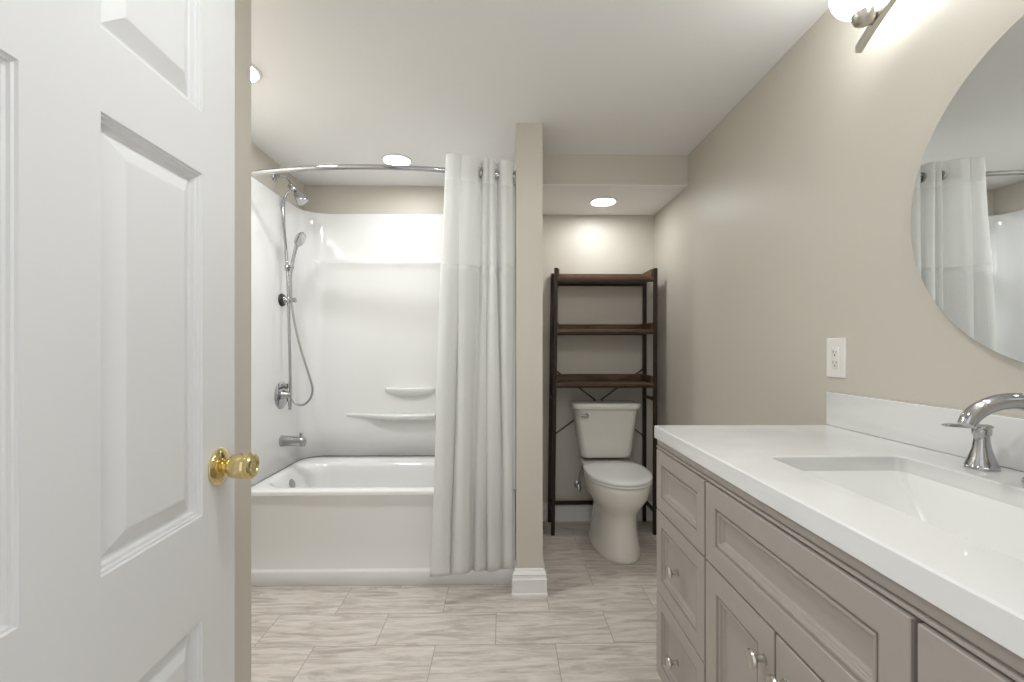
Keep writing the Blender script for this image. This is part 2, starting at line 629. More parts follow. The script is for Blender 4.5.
rings(bm, tub_rows, cap0=False, cap1=True)
link('basin', bm, M['acrylic'], tub, smooth=True, angle=50)
# apron with the proud kick band and the swept crease under the rim
bm = bmesh.new()
nx = 40
rows = []
for i in range(nx + 1):
    x = TX0 + (TX1 - TX0) * i / nx
    u = (i / nx) * 2 - 1
    arch = 0.018 * (1 - u * u)
    zt = TZ - 0.040 - arch
    prof = [(0.003, 0.0), (0.0, 0.004), (0.0, 0.068), (0.003, 0.074), (0.0125, 0.078), (0.0150, 0.083), (0.0150, 0.20), (0.0145, zt - 0.035),
            (0.0125, zt - 0.014), (0.0070, zt), (0.0040, TZ - 0.030), (0.0010, TZ - 0.021), (0.0, TZ - 0.012), (0.004, TZ - 0.003), (0.03, TZ - 0.004), (0.03, 0.0)]
    rows.append([(x, TY0 + o, z) for o, z in prof])
rings(bm, rows)
link('apron', bm, M['acrylic'], tub, smooth=True, angle=50)
ovx = bx0 + 0.012 + 0.025
bm = bmesh.new()
lathe(bm, (bx0 + 0.022, 2.69, 0.392), (1, 0, 0.22), [(0, 0.034), (0.008, 0.034), (0.012, 0.030), (0.013, 0.005)], 32)
op = link('overflow_plate', bm, M['dullchrome'], tub, smooth=True)
op['label'] = 'round chrome overflow plate'
settle(tub)

# ------------------------------------------------------------------ tub surround
SX0, SX1, SYB, SZ0, SZ1 = -1.312, PX0 - 0.028, 3.052, TZ + 0.004, 2.090
sur = empty('tub_surround', ((SX0 + SX1) / 2, SYB, SZ0), 'glossy white three-sided shower surround standing on the bathtub rim', 'shower surround')
R = 0.14
path = []
for i in range(9):
    path.append((SX0, TY0 + 0.005 + (SYB - R - TY0 - 0.005) * i / 9, 0, 0))
for i in range(13):
    a = math.pi - math.pi / 2 * i / 12
    path.append((SX0 + R + R * math.cos(a), SYB - R + R * math.sin(a), 0, 0))
for i in range(1, 24):
    path.append((SX0 + R + (SX1 - SX0 - 2 * R) * i / 24, SYB, 1, 0))
for i in range(13):
    a = math.pi / 2 - math.pi / 2 * i / 12
    path.append((SX1 - R + R * math.cos(a), SYB - R + R * math.sin(a), 0, 0))
for i in range(1, 10):
    path.append((SX1, SYB - R - (SYB - R - TY0 - 0.005) * i / 9, 0, 0))


def sstep(a, b, x):
    t = max(0, min(1, (x - a) / (b - a)))
    return t * t * (3 - 2 * t)


zs = [(SZ0, 0.004), (SZ0 + 0.2, 0.010), (1.0, 0.016), (1.4, 0.021), (1.62, 0.027), (1.70, 0.032), (1.735, 0.038), (1.748, 0.043), (1.757, 0.0455), (1.765, 0.043), (1.769, 0.036), (1.771, 0.012),
      (1.776, 0.003), (1.79, 0.0), (2.0, 0.0), (SZ1 - 0.012, 0.0), (SZ1 - 0.004, -0.003), (SZ1, -0.010), (SZ1, -0.026)]
bm = bmesh.new()
rows = []
for k, (z, d) in enumerate(zs):
    row = []
    for i, (x, y, _, _) in enumerate(path):
        a, b = path[max(i - 1, 0)], path[min(i + 1, len(path) - 1)]
        t = Vector((b[0] - a[0], b[1] - a[1])).normalized()
        nrm = Vector((t.y, -t.x))            # towards the tub
        wgt = sstep(SX0 + 0.03, SX0 + 0.26, x) * sstep(SX1 - 0.03, SX1 - 0.26, x) * sstep(SYB - 0.12, SYB - 0.02, y)
        dd = d * wgt if d > 0 else d
        row.append((x + nrm.x * dd, y + nrm.y * dd, z))
    rows.append(row)
outer = [[(px_, py_, SZ0) for (px_, py_, _) in []]]
V = rings(bm, rows, cap0=False, cap1=False, close=False)
srf = link('panel', bm, M['acrylic'], sur, smooth=True, angle=60)
md = srf.modifiers.new('thick', 'SOLIDIFY'); md.thickness = 0.004; md.offset = 1
# front flange strips at the open edge of each side wall
for fx0, fx1 in ((XL + 0.001, SX0 + 0.003), (SX1 - 0.003, PX0 - 0.001)):
    link('flange', boxes((fx0, fx1, TY0 - 0.005, TY0 + 0.02, SZ0, SZ1)), M['acrylic'], sur, bevel=0.004)


def shelf(x0, x1, z, depth, th, taper_left):
    """Moulded ledge: flat top, bowed front, curved underside."""
    bm = bmesh.new()
    rows = []
    n = 28
    for i in range(n + 1):
        u = i / n
        x = x0 + (x1 - x0) * u
        if taper_left:
            g = sstep(0, 0.55, u) * (1 - 0.5 * sstep(0.9, 1.0, u))
        else:
            g = math.sin(math.pi * min(max(u, 0.0), 1.0)) ** 0.55
        dp = 0.012 + depth * g
        t = th * (0.6 + 0.4 * g)
        yb = SYB - 0.008
        prof = [(yb, z), (yb - dp + 0.006, z), (yb - dp + 0.001, z - 0.002), (yb - dp, z - 0.006), (yb - dp + 0.003, z - t * 0.45), (yb - dp * 0.6, z - t * 0.8),
                (yb - dp * 0.2, z - t), (yb, z - t * 1.15)]
        rows.append([(x, p, q) for p, q in prof])
    rings(bm, rows)
    return bm


s1 = link('soap_shelf', shelf(at_y(383, 2.99), at_y(434.5, 2.99), zed(405, 388.5, 2.97), 0.055, 0.055, False), M['acrylic'], sur, smooth=True, angle=60)
s2 = link('bottle_shelf', shelf(at_y(344, 2.99), at_y(434.5, 2.99), zed(405, 415.5, 2.95), 0.075, 0.045, True), M['acrylic'], sur, smooth=True, angle=60)
# grey joint line where the surround meets the tub deck
bm = bmesh.new()
pts = []
for i, (x, y, _, _) in enumerate(path):
    a, b = path[max(i - 1, 0)], path[min(i + 1, len(path) - 1)]
    t = Vector((b[0] - a[0], b[1] - a[1])).normalized()
    wgt = sstep(SX0 + 0.03, SX0 + 0.26, x) * sstep(SX1 - 0.03, SX1 - 0.26, x) * sstep(SYB - 0.12, SYB - 0.02, y)
    q = 0.004 * wgt + 0.001
    pts.append((x + t.y * q, y - t.x * q, TZ + 0.0025))
tube(bm, pts, 0.0032, 8)
cl = link('caulk_joint', bm, M['seam'], sur, smooth='all')
cl['label'] = 'thin grey joint line'
settle(sur)

# ================================================================== shower fittings on the end wall
YC = 2.70
PXZ = lambda px, py, Y=YC: Vector((at_y(px, Y), Y, zed(px, py, Y)))
sh = empty('shower_column', (XL, YC, 1.48), 'chrome shower riser with overhead and hand-held heads on the end wall', 'shower')
# wall flange and arm
fl = Vector((XL, YC - 0.03, zed(278, 176, YC - 0.03)))
bm = bmesh.new()
lathe(bm, fl, (1, 0, -0.0), [(0, 0.03), (0.003, 0.03), (0.010, 0.024), (0.016, 0.012)], 28)
tube(bm, catmull([fl, fl + Vector((0.05, 0, 0.0)), PXZ(288, 178), PXZ(293, 186)], 6), 0.0095)
link('shower_arm', bm, M['chrome'], sh, smooth=True)
# diverter
bm = bmesh.new()
c = PXZ(293, 188)
lathe(bm, c + Vector((-0.022, 0, 0.020)), (0.7, 0, -0.6), [(0, 0.012), (0.004, 0.017), (0.05, 0.017), (0.056, 0.012)], 24)
lathe(bm, c + Vector((0, 0.0, 0.004)), (0, -1, 0.1), [(0, 0.012), (0.03, 0.012), (0.036, 0.008)], 20)
link('diverter', bm, M['chrome'], sh, smooth=True)
# overhead head
bm = bmesh.new()
h0, h1 = PXZ(294, 188), PXZ(303, 202)
ax = (h1 - h0).normalized()
L_ = (h1 - h0).length
lathe(bm, h0, ax, [(0, 0.010), (0.012, 0.014), (0.018, 0.012), (0.026, 0.018), (L_ * 0.55, 0.027), (L_ * 0.78, 0.033), (L_ * 0.95, 0.034), (L_, 0.031), (L_ + 0.001, 0.012)], 32)
hd = link('shower_head', bm, M['chrome'], sh, smooth=True)
hd['label'] = 'flared chrome overhead shower head'
# riser pipe
bm = bmesh.new()
rp = catmull([PXZ(292, 190), PXZ(287, 194), PXZ(283.6, 203), PXZ(283.4, 216), PXZ(285.5, 245), PXZ(287.4, 270), PXZ(288.6, 300), PXZ(289.6, 345), PXZ(290.5, 394)], 6)
tube(bm, rp, 0.0088)
link('riser_pipe', bm, M['chrome'], sh, smooth=True)
# wall bracket: black suction disc and chrome clamp
bm = bmesh.new()
zc = zed(284, 300, YC)
lathe(bm, (SX0 + 0.001, YC, zc), (1, 0, 0), [(0, 0.036), (0.006, 0.038), (0.014, 0.036), (0.020, 0.030), (0.022, 0.01)], 32)
wb = link('wall_mount', bm, M['black'], sh, smooth=True)
wb['label'] = 'round black wall mount'
bm = bmesh.new()
lathe(bm, (SX0 + 0.021, YC, zc), (1, 0, 0), [(0, 0.020), (0.004, 0.022), (0.012, 0.014), (0.03, 0.012), (0.055, 0.013), (0.066, 0.016), (0.07, 0.010)], 24)
lathe(bm, PXZ(289, 300) + Vector((0, 0, -0.016)), (0, 0, 1), [(0, 0.014), (0.003, 0.016), (0.029, 0.016), (0.032, 0.014)], 24)
link('clamp', bm, M['chrome'], sh, smooth=True)
# slider that carries the hand shower
bm = bmesh.new()
sl = PXZ(287.5, 268)
lathe(bm, sl + Vector((0, 0, -0.018)), (0, 0, 1), [(0, 0.013), (0.004, 0.016), (0.032, 0.016), (0.036, 0.013)], 24)
tube(bm, [sl, sl + Vector((0.022, -0.006, 0.002)), PXZ(292.5, 267.0, YC - 0.012)], 0.012)
tube(bm, [sl + Vector((0.004, -0.012, 0)), sl + Vector((0.006, -0.034, 0))], 0.008)
link('slider', bm, M['chrome'], sh, smooth=True)
# hand shower
bm = bmesh.new()
hy = YC - 0.012
tube(bm, catmull([PXZ(290.8, 276, hy), PXZ(291.6, 268, hy), PXZ(293.5, 258, hy), PXZ(296, 248, hy), PXZ(298.5, 241.5, hy)], 6), [0.0075] * 4 + [0.0095] * 10 + [0.0105] * 6 + [0.0125] * 5, 16)
a0, a1 = PXZ(297.2, 237.8, hy), PXZ(302.4, 240.4, hy)
ax = (a1 - a0).normalized()
lathe(bm, a0 - ax * 0.004, ax, [(0, 0.016), (0.008, 0.032), (0.016, 0.043), (0.028, 0.046), (0.033, 0.042), (0.034, 0.014)], 32)
hh = link('hand_shower', bm, M['chrome'], sh, smooth=True)
hh['label'] = 'chrome hand-held shower head on its slider'
# hose
bm = bmesh.new()
hs = catmull([PXZ(290.8, 276, hy), PXZ(291.2, 288, hy), PXZ(292, 306, hy), PXZ(296.5, 332, hy), PXZ(303.5, 358, hy), PXZ(310, 378, hy), PXZ(312.6, 390, hy), PXZ(310, 399, hy), PXZ(304, 404.5, hy),
              PXZ(297.5, 404.5, hy), PXZ(293, 401.5, hy), PXZ(290.6, 396, hy)], 10)
tube(bm, hs, 0.0062, 12)
link('hose', bm, M['hose'], sh, smooth=True)
settle(sh)

vz = zed(283, 395, YC)
vt = empty('shower_valve', (SX0, YC, vz), 'round chrome shower valve plate with lever under the riser pipe', 'shower valve')
bm = bmesh.new()
lathe(bm, (SX0, YC, vz), (1, 0, 0), [(0, 0.082), (0.004, 0.083), (0.009, 0.076), (0.013, 0.05), (0.015, 0.03), (0.016, 0.01)], 48)
link('escutcheon', bm, M['chrome'], vt, smooth=True)
bm = bmesh.new()
lathe(bm, (SX0 + 0.012, YC, vz), (1, 0, 0), [(0, 0.03), (0.012, 0.027), (0.02, 0.022), (0.045, 0.020), (0.052, 0.014), (0.054, 0.004)], 32)
tube(bm, catmull([(SX0 + 0.045, YC, vz - 0.008), (SX0 + 0.055, YC - 0.004, vz - 0.035), (SX0 + 0.058, YC - 0.006, vz - 0.065), (SX0 + 0.056, YC - 0.006, vz - 0.085)], 6), [0.013] * 7 + [0.010] * 6 + [0.008] * 6, 16)
link('lever', bm, M['chrome'], vt, smooth=True)
bm = bmesh.new()
lathe(bm, (SX0 + 0.012, YC, vz + 0.052), (1, 0, 0), [(0, 0.014), (0.012, 0.013), (0.02, 0.016), (0.03, 0.016), (0.033, 0.010)], 28)
link('diverter_knob', bm, M['dullchrome'], vt, smooth=True)
settle(vt)

sp = empty('tub_spout', (SX0, YC, zed(290, 441, YC)), 'short silver tub spout on the wall above the drain end', 'spout')
bm = bmesh.new()
z0 = zed(290, 441, YC)
rows = []
for t, rw, rt, rb in ((0.0, 0.030, 0.032, 0.032), (0.006, 0.031, 0.033, 0.033), (0.03, 0.029, 0.031, 0.030), (0.08, 0.027, 0.029, 0.028), (0.115, 0.026, 0.028, 0.031), (0.132, 0.025, 0.026, 0.033), (0.141, 0.021, 0.020, 0.030), (0.143, 0.015, 0.012, 0.022)):
    rows.append([(SX0 + t, YC + rw * math.cos(a), z0 + (rt if math.sin(a) > 0 else rb) * math.sin(a)) for a in [2 * math.pi * k / 28 for k in range(28)]])
rings(bm, rows)
link('spout_body', bm, M['dullchrome'], sp, smooth=True, angle=50)
bm = bmesh.new()
lathe(bm, (SX0 + 0.118, YC, z0 + 0.024), (0, 0, 1), [(0, 0.006), (0.012, 0.006), (0.014, 0.010), (0.022, 0.010), (0.024, 0.006)], 20)
link('diverter_pull', bm, M['dullchrome'], sp, smooth=True)
settle(sp)

# ================================================================== curtain rod and curtain
RZ = 2.040


def rod_y(x):
    u = (x - XL) / (PX0 - XL) * 2 - 1
    return 2.262 - 0.128 * (1 - u * u)


rod = empty('curtain_rod', ((XL + PX0) / 2, rod_y(-0.6), RZ), 'curved chrome shower curtain rod spanning the tub alcove', 'curtain rod')
bm = bmesh.new()
tube(bm, [(XL + 0.004 + (PX0 - XL - 0.008) * i / 48, rod_y(XL + 0.004 + (PX0 - XL - 0.008) * i / 48), RZ) for i in range(49)], 0.0125, 20)
link('rod', bm, M['chrome'], rod, smooth=True)
for x, d in ((XL, 1), (PX0, -1)):
    bm = bmesh.new()
    lathe(bm, (x + d * 0.0005, rod_y(x), RZ), (d, 0, 0), [(0, 0.036), (0.006, 0.036), (0.016, 0.028), (0.024, 0.018)], 32)
    link('rod_flange', bm, M['dullchrome'], rod, smooth=True)
settle(rod)

cur = empty('shower_curtain', (-0.13, rod_y(-0.13), 0.10), 'white waffle shower curtain gathered at the right end of its rod', 'shower curtain')
# five soft pleats: (left, right) x of each at the top and at the hem, front and back y offsets from the rod line
TOPL = [(-0.272, -0.200), (-0.196, -0.118), (-0.103, -0.074), (-0.070, -0.042), (-0.026, 0.046)]
BOTL = [(-0.345, -0.252), (-0.246, -0.166), (-0.140, -0.090), (-0.082, -0.012), (-0.003, 0.049)]
TF, TB = [-0.040, -0.040, -0.033, -0.035, -0.040], [0.0, -0.034, 0.026, -0.022, 0.026, 0.0]
BF, BB = [-0.055, -0.052, -0.034, -0.046, -0.048], [-0.012, -0.012, 0.0, -0.006, -0.006, -0.012]


def pleat_pts(L, F, B):
    out = []
    for k, (a, b) in enumerate(L):
        wd = b - a
        out.append(Vector((a + 0.0 * wd, B[k] * 0.6 + F[k] * 0.4 if k else B[0] * 0.5 + F[0] * 0.5, 0)))
        out.append(Vector((a + 0.14 * wd, B[k] * 0.22 + F[k] * 0.78, 0)))
        out.append(Vector((a + 0.5 * wd, F[k], 0)))
        out.append(Vector((b - 0.14 * wd, B[k + 1] * 0.22 + F[k] * 0.78, 0)))
        out.append(Vector((b, B[k + 1] * 0.6 + F[k] * 0.4, 0)))
        if k < len(L) - 1:
            out.append(Vector(((b + L[k + 1][0]) / 2, B[k + 1], 0)))
    return out


TP, BP = catmull(pleat_pts(TOPL, TF, TB), 6), catmull(pleat_pts(BOTL, BF, BB), 6)
ZTOP, ZHEM = 2.108, 0.120


def curtain_part(name, za, zb, m, nz, thick=0.0016, lift=0.0):
    bm = bmesh.new()
    uvl = bm.loops.layers.uv.new('UVMap')
    G = []
    for k in range(nz + 1):
        z = za + (zb - za) * k / nz
        f = (ZTOP - z) / (ZTOP - ZHEM)
        g = 0.25 * f + 0.75 * sstep(0.1, 0.55, f) if f > 0 else 0
        row = []
        s = 0
        prev = None
        for i, (a, b) in enumerate(zip(TP, BP)):
            x = a.x * (1 - f) + b.x * f + 0.004 * math.sin(3.1 * z + i * 0.13) * min(1, f * 4)
            yo = a.y * (1 - g) + b.y * g + 0.004 * math.sin(2.3 * z + i * 0.21) * min(1, f * 4)
            zz = z
            if False:
                zz += 0.006 * math.sin(i * 0.33)
            if k == nz and zb < 0.2:
                zz += 0.016 - 0.009 * sstep(0.45, 0.6, i / len(TP)) - 0.22 * (yo + 0.05)
            p = Vector((x, rod_y(max(min(x, PX0), XL)) + yo - lift, zz))
            if prev is not None:
                s += (Vector((p.x, p.y)) - prev).length
            prev = Vector((p.x, p.y))
            row.append((bm.verts.new(p), s, z))
        G.append(row)
    for a, b in zip(G, G[1:]):
        for i in range(len(a) - 1):
            q = [a[i], a[i + 1], b[i + 1], b[i]]
            f = bm.faces.new([t[0] for t in q])
            for lp, t in zip(f.loops, q):
                lp[uvl].uv = (t[1], t[2])
    o = link(name, bm, m, cur, smooth='all')
    md = o.modifiers.new('thick', 'SOLIDIFY'); md.thickness = thick; md.offset = 0; md.use_rim = name == 'cloth'
    return o


curtain_part('header', ZTOP, 1.985, M['header'], 6, 0.002)
curtain_part('sheer_panel', 1.985, 1.590, M['sheer'], 12, 0.002)
curtain_part('cloth', 1.590, ZHEM, M['waffle'], 40, 0.002)
# split rings sewn into the header slits
for x in (-0.111, -0.036, 0.044):
    bm = bmesh.new()
    rows = []
    for k in range(28):
        a = 2 * math.pi * k / 28
        c = Vector((x, rod_y(x) + 0.021 * math.cos(a), RZ + 0.004 + 0.021 * math.sin(a)))
        o = Vector((0, math.cos(a), math.sin(a)))
        rows.append([c + o * 0.004 + Vector((0.005, 0, 0)), c + o * 0.004 - Vector((0.005, 0, 0)), c - o * 0.004 - Vector((0.005, 0, 0)), c - o * 0.004 + Vector((0.005, 0, 0))])
    rows.append(rows[0])
    rings(bm, rows, False, False)
    bmesh.ops.remove_doubles(bm, verts=bm.verts[:], dist=1e-6)
    link('curtain_ring', bm, M['dullchrome'], cur, smooth=True)
settle(cur)

# ================================================================== toilet
TCX = 0.675
to = empty('toilet', (TCX, 2.78, 0), 'white two-piece toilet with closed lid under the dark shelf', 'toilet')


def egg(z, yf, yb, hw, n=48, sq=2.0, cx=TCX, wide=0.42):
    """Plan outline: rounded front, squarer back. widest at fraction `wide` from the back."""
    out = []
    ym = yb - (yb - yf) * wide
    for k in range(n):
        a = 2 * math.pi * k / n
        ca, sa = math.cos(a), math.sin(a)
        if sa < 0:      # front half
            x = hw * math.copysign(abs(ca) ** (2 / 2.1), ca)
            y = ym + (ym - yf) * sa * (abs(sa) ** 0.0)
        else:
            e = 2 / (sq + 0.9)
            x = hw * math.copysign(abs(ca) ** e, ca)
            y = ym + (yb - ym) * abs(sa) ** e
        out.append((cx + x, y, z))
    return out


bm = bmesh.new()
bowl = [egg(0.0, 2.500, 2.985, 0.142, sq=2.6), egg(0.006, 2.496, 2.988, 0.145, sq=2.6), egg(0.022, 2.497, 2.987, 0.143, sq=2.6), egg(0.06, 2.505, 2.98, 0.134), egg(0.12, 2.517, 2.97, 0.124), egg(0.19, 2.520, 2.96, 0.119),
        egg(0.235, 2.516, 2.95, 0.120), egg(0.270, 2.500, 2.93, 0.129), egg(0.305, 2.470, 2.92, 0.150), egg(0.35, 2.442, 2.91, 0.175), egg(0.40, 2.432, 2.90, 0.184), egg(0.428, 2.432, 2.90, 0.185),
        egg(0.433, 2.437, 2.895, 0.181)]
rings(bm, bowl)
link('bowl', bm, M['porcelain'], to, smooth=True, angle=60)
# rear deck under the tank
bm = bmesh.new()
rings(bm, [rrect(TCX, 2.96, 0.125, 0.12, 0.04, 6, z) for z in (0.30,)] + [rrect(TCX, 2.975, 0.15, 0.125, 0.04, 6, 0.40), rrect(TCX, 2.985, 0.165, 0.118, 0.04, 6, 0.455), rrect(TCX, 2.985, 0.16, 0.112, 0.04, 6, 0.462)])
link('deck', bm, M['porcelain'], to, smooth=True, angle=60)
bm = bmesh.new()
rings(bm, [egg(0.4345, 2.436, 2.872, 0.178), egg(0.438, 2.425, 2.88, 0.188), egg(0.447, 2.425, 2.88, 0.188), egg(0.4495, 2.429, 2.877, 0.184)])
link('seat', bm, M['lid'], to, smooth=True, angle=60)
bm = bmesh.new()
rings(bm, [egg(0.4535, 2.432, 2.876, 0.180, sq=3), egg(0.455, 2.421, 2.885, 0.190, sq=3), egg(0.464, 2.420, 2.886, 0.191, sq=3), egg(0.470, 2.426, 2.88, 0.185, sq=3), egg(0.473, 2.46, 2.85, 0.16, sq=3), egg(0.474, 2.54, 2.8, 0.10, sq=3)])
link('lid', bm, M['lid'], to, smooth=True, angle=60)
# tank
TNX, TF_, TBK = 0.668, 2.918, 3.108
bm = bmesh.new()
tank = []
for z, hw, yf, r in ((0.478, 0.135, 2.955, 0.03), (0.483, 0.158, 2.938, 0.04), (0.50, 0.166, 2.930, 0.045), (0.56, 0.174, 2.926, 0.045), (0.66, 0.188, 2.922, 0.045), (0.76, 0.200, 2.918, 0.045), (0.798, 0.204, 2.917, 0.045)):
    tank.append(rrect(TNX, (yf + TBK) / 2, hw, (TBK - yf) / 2, r, 8, z))
rings(bm, tank)
link('tank', bm, M['porcelain'], to, smooth=True, angle=60)
bm = bmesh.new()
rings(bm, [rrect(TNX, 3.006, 0.212, 0.104, 0.05, 8, 0.7985), rrect(TNX, 3.006, 0.219, 0.110, 0.05, 8, 0.803), rrect(TNX, 3.006, 0.222, 0.112, 0.05, 8, 0.812), rrect(TNX, 3.006, 0.222, 0.112, 0.05, 8, 0.828),
           rrect(TNX, 3.006, 0.216, 0.107, 0.05, 8, 0.837), rrect(TNX, 3.006, 0.19, 0.085, 0.04, 8, 0.8395)])
link('tank_lid', bm, M['porcelain'], to, smooth=True, angle=60)
lx, lz = 0.531, 0.760
bm = bmesh.new()
lathe(bm, (lx, 2.922, lz), (0, -1, 0), [(0, 0.016), (0.008, 0.016), (0.012, 0.010), (0.02, 0.009)], 24)
tube(bm, [(lx + 0.012, 2.900, lz - 0.002), (lx - 0.01, 2.898, lz), (lx - 0.035, 2.897, lz + 0.004), (lx - 0.058, 2.897, lz + 0.009)], [0.010, 0.0105, 0.0085, 0.007], 14)
fv = link('flush_lever', bm, M['dullchrome'], to, smooth=True)
fv['label'] = 'chrome flush lever'
for s in (-1, 1):
    bm = bmesh.new()
    rings(bm, [rrect(TCX + s * 0.075, 2.876, 0.022, 0.012, 0.008, 4, z) for z in (0.448, 0.462)] + [rrect(TCX + s * 0.075, 2.876, 0.018, 0.009, 0.006, 4, 0.466)])
    link('lid_hinge', bm, M['lid'], to, smooth=True, angle=60)
settle(to)

sv = empty('water_shutoff_valve', (0.512, YB - 0.01, 0.253), 'small shutoff valve with supply hose behind the toilet', 'valve')
bm = bmesh.new()
lathe(bm, (0.512, YB, 0.253), (0, -1, 0), [(0, 0.026), (0.003, 0.026), (0.008, 0.016), (0.010, 0.009), (0.045, 0.009), (0.047, 0.013), (0.07, 0.013), (0.072, 0.008)], 24)
link('valve_body', bm, M['dullchrome'], sv, smooth=True)
bm = bmesh.new()
rows = []
for t, r in ((0.0, 0.010), (0.003, 0.017), (0.012, 0.017), (0.015, 0.012)):
    rows.append([(0.510 + r * 1.0 * math.cos(a), YB - 0.072 - t, 0.253 + r * 1.4 * math.sin(a)) for a in [2 * math.pi * k / 20 for k in range(20)]])
rings(bm, rows)
link('valve_handle', bm, M['dullchrome'], sv, smooth=True)
bm = bmesh.new()
tube(bm, catmull([(0.512, YB - 0.058, 0.262), (0.514, YB - 0.06, 0.32), (0.530, YB - 0.062, 0.39), (0.537, YB - 0.070, 0.44), (0.538, YB - 0.085, 0.478)], 8), 0.0055, 10)
link('supply_hose', bm, M['hose'], sv, smooth=True)
settle(sv)

# ================================================================== over-toilet shelf
FYK, RYK = 2.900, 3.120
RX0b, RX0t, RX1 = 0.313, 0.335, 0.972
LG = 0.023
rk = empty('over_toilet_shelf', (0.64, 3.0, 0), 'dark metal and wood storage rack standing over the toilet', 'shelf rack')
RTOP = 1.706


def lx_at(z):
    return RX0b + (RX0t - RX0b) * z / RTOP


for y in (FYK, RYK):
    for left in (True, False):
        bm = bmesh.new()
        a = Vector((RX0b if left else RX1 - 0.004, y, 0)); b = Vector((RX0t if left else RX1, y, RTOP))
        bar(bm, a, b, LG, LG, up=(0, 1, 0))
        link('leg', bm, M['blackmetal'], rk, bevel=0.002)
for zr, zg in ((1.622, 1.704), (1.285, 1.358), (0.942, 1.016)):
    xa, xb = lx_at(zr) + 0.010, RX1 - 0.010
    bm = boxes((xa, xb, FYK - 0.008, RYK + 0.008, zr + 0.012, zr + 0.030))
    s = link('shelf_board', bm, M['wood'], rk, bevel=0.002)
    bm = boxes((xa, xb, FYK - 0.010, FYK + 0.010, zr - 0.002, zr + 0.012), (xa, xb, RYK - 0.010, RYK + 0.010, zr - 0.002, zr + 0.012))
    f = link('shelf_rail', bm, M['blackmetal'], s, bevel=0.0015)
    zb = zr + 0.0305
    bm = boxes((xa + 0.014, xb - 0.014, RYK - 0.006, RYK + 0.008, zb, zg), (xa, xa + 0.013, FYK + 0.012, RYK + 0.008, zb, zg), (xb - 0.013, xb, FYK + 0.012, RYK + 0.008, zb, zg))
    g = link('guard', bm, M['wood'], s, bevel=0.002)
# side rails
for z in (0.865, 0.145):
    for x in (lx_at(z), RX1 - 0.002):
        bm = boxes((x - 0.008, x + 0.008, FYK + 0.010, RYK - 0.010, z - 0.010, z + 0.010))
        link('side_rail', bm, M['blackmetal'], rk, bevel=0.0015)
bm = boxes((lx_at(0.13) + 0.010, RX1 - 0.012, RYK - 0.008, RYK + 0.008, 0.118, 0.144))
link('bottom_rail', bm, M['blackmetal'], rk, bevel=0.0015)
# crossed braces
xc = 0.63
for p, q in (((0.338, 3.122, 1.055), (0.968, 3.122, 0.585)), ((0.330, 3.126, 0.585), (0.968, 3.126, 1.055))):
    bm = bmesh.new()
    tube(bm, [p, q], 0.0042, 10)
    link('cross_brace', bm, M['blackmetal'], rk, smooth=True)
settle(rk)

# ================================================================== vanity
VY0, VY1 = 0.172, 1.418
VF = 0.495            # carcass front
DF = 0.478            # drawer and door faces
HC = 0.954
VXB = XW - 0.003
van = empty('vanity_cabinet', (0.76, 0.795, 0), 'taupe vanity cabinet with recessed panels along the right wall', 'cabinet')
bm = boxes((VF, VXB, VY0, VY1, 0.10, HC - 0.038 - 0.001), (VF + 0.07, VXB, VY0 + 0.01, VY1 - 0.01, 0.0, 0.10))
# hollow the middle for the sink bowl: a carcass of panels instead of a solid block
bm.free()
bm = bmesh.new()
zt = HC - 0.039
box(bm, VF, VF + 0.02, VY0, VY1, 0.10, zt)                       # face frame
box(bm, VF + 0.02, VXB, VY1 - 0.018, VY1, 0.0, zt)               # far side
box(bm, VF + 0.02, VXB, VY0, VY0 + 0.018, 0.0, zt)               # near side
box(bm, VXB - 0.012, VXB, VY0 + 0.018, VY1 - 0.018, 0.10, zt)    # back
box(bm, VF + 0.02, VXB - 0.012, VY0 + 0.018, VY1 - 0.018, 0.10, 0.118)   # bottom
box(bm, VF + 0.07, VF + 0.085, VY0 + 0.018, VY1 - 0.018, 0.0, 0.10)      # toe kick
link('carcass', bm, M['vanity'], van, bevel=0.0015)
# frieze moulding below the worktop
bm = bmesh.new()
FR = [(0.0, 0.8835), (0.010, 0.8835), (0.0125, 0.8855), (0.0125, 0.8885), (0.010, 0.8905), (0.0055, 0.891), (0.0055, 0.8935), (0.0095, 0.894), (0.0095, 0.9105), (0.0025, 0.911), (0.0025, zt), (0.0, zt)]
sweep_profile(bm, [(VXB, VY1), (VF, VY1), (VF, VY0)], FR, side=-1)
link('frieze', bm, M['vanity'], van, bevel=0.0)


def knob_at(y, z, parent):
    bm = bmesh.new()
    lathe(bm, (DF, y, z), (-1, 0, 0), [(-0.002, 0.010), (0.002, 0.0105), (0.004, 0.0065), (0.012, 0.0055), (0.017, 0.009), (0.020, 0.0155), (0.023, 0.0165), (0.027, 0.0145), (0.029, 0.009), (0.0295, 0.003)], 28)
    k = link('knob', bm, M['nickel'], parent, smooth=True)
    k['label'] = 'round brushed nickel knob'
    return k


VPROF = [(0.0010, 0.008), (0.0055, 0.0082), (0.0065, 0.0025), (0.0125, 0.0028), (0.0135, 0.0090), (0.0185, 0.0092), (0.0200, 0.0135), (0.0240, 0.0142)]


def front(name, y0, y1, z0, z1, rail=0.042, knob=None):
    """Recessed-panel front between y0<y1, z0<z1."""
    def T(u, v, n):
        return Vector((DF - n, y0 + u, z0 + v))
    w_, h_ = y1 - y0, z1 - z0
    bm = bmesh.new()
    panelled(bm, [0, rail, w_ - rail, w_], [0, rail, h_ - rail, h_], {(1, 1)}, VPROF, T, 0.0165, back=False)
    o = link(name, bm, M['vanity'], van, bevel=0.0012, seg=1)
    if knob:
        knob_at(knob[0], knob[1], o)
    return o


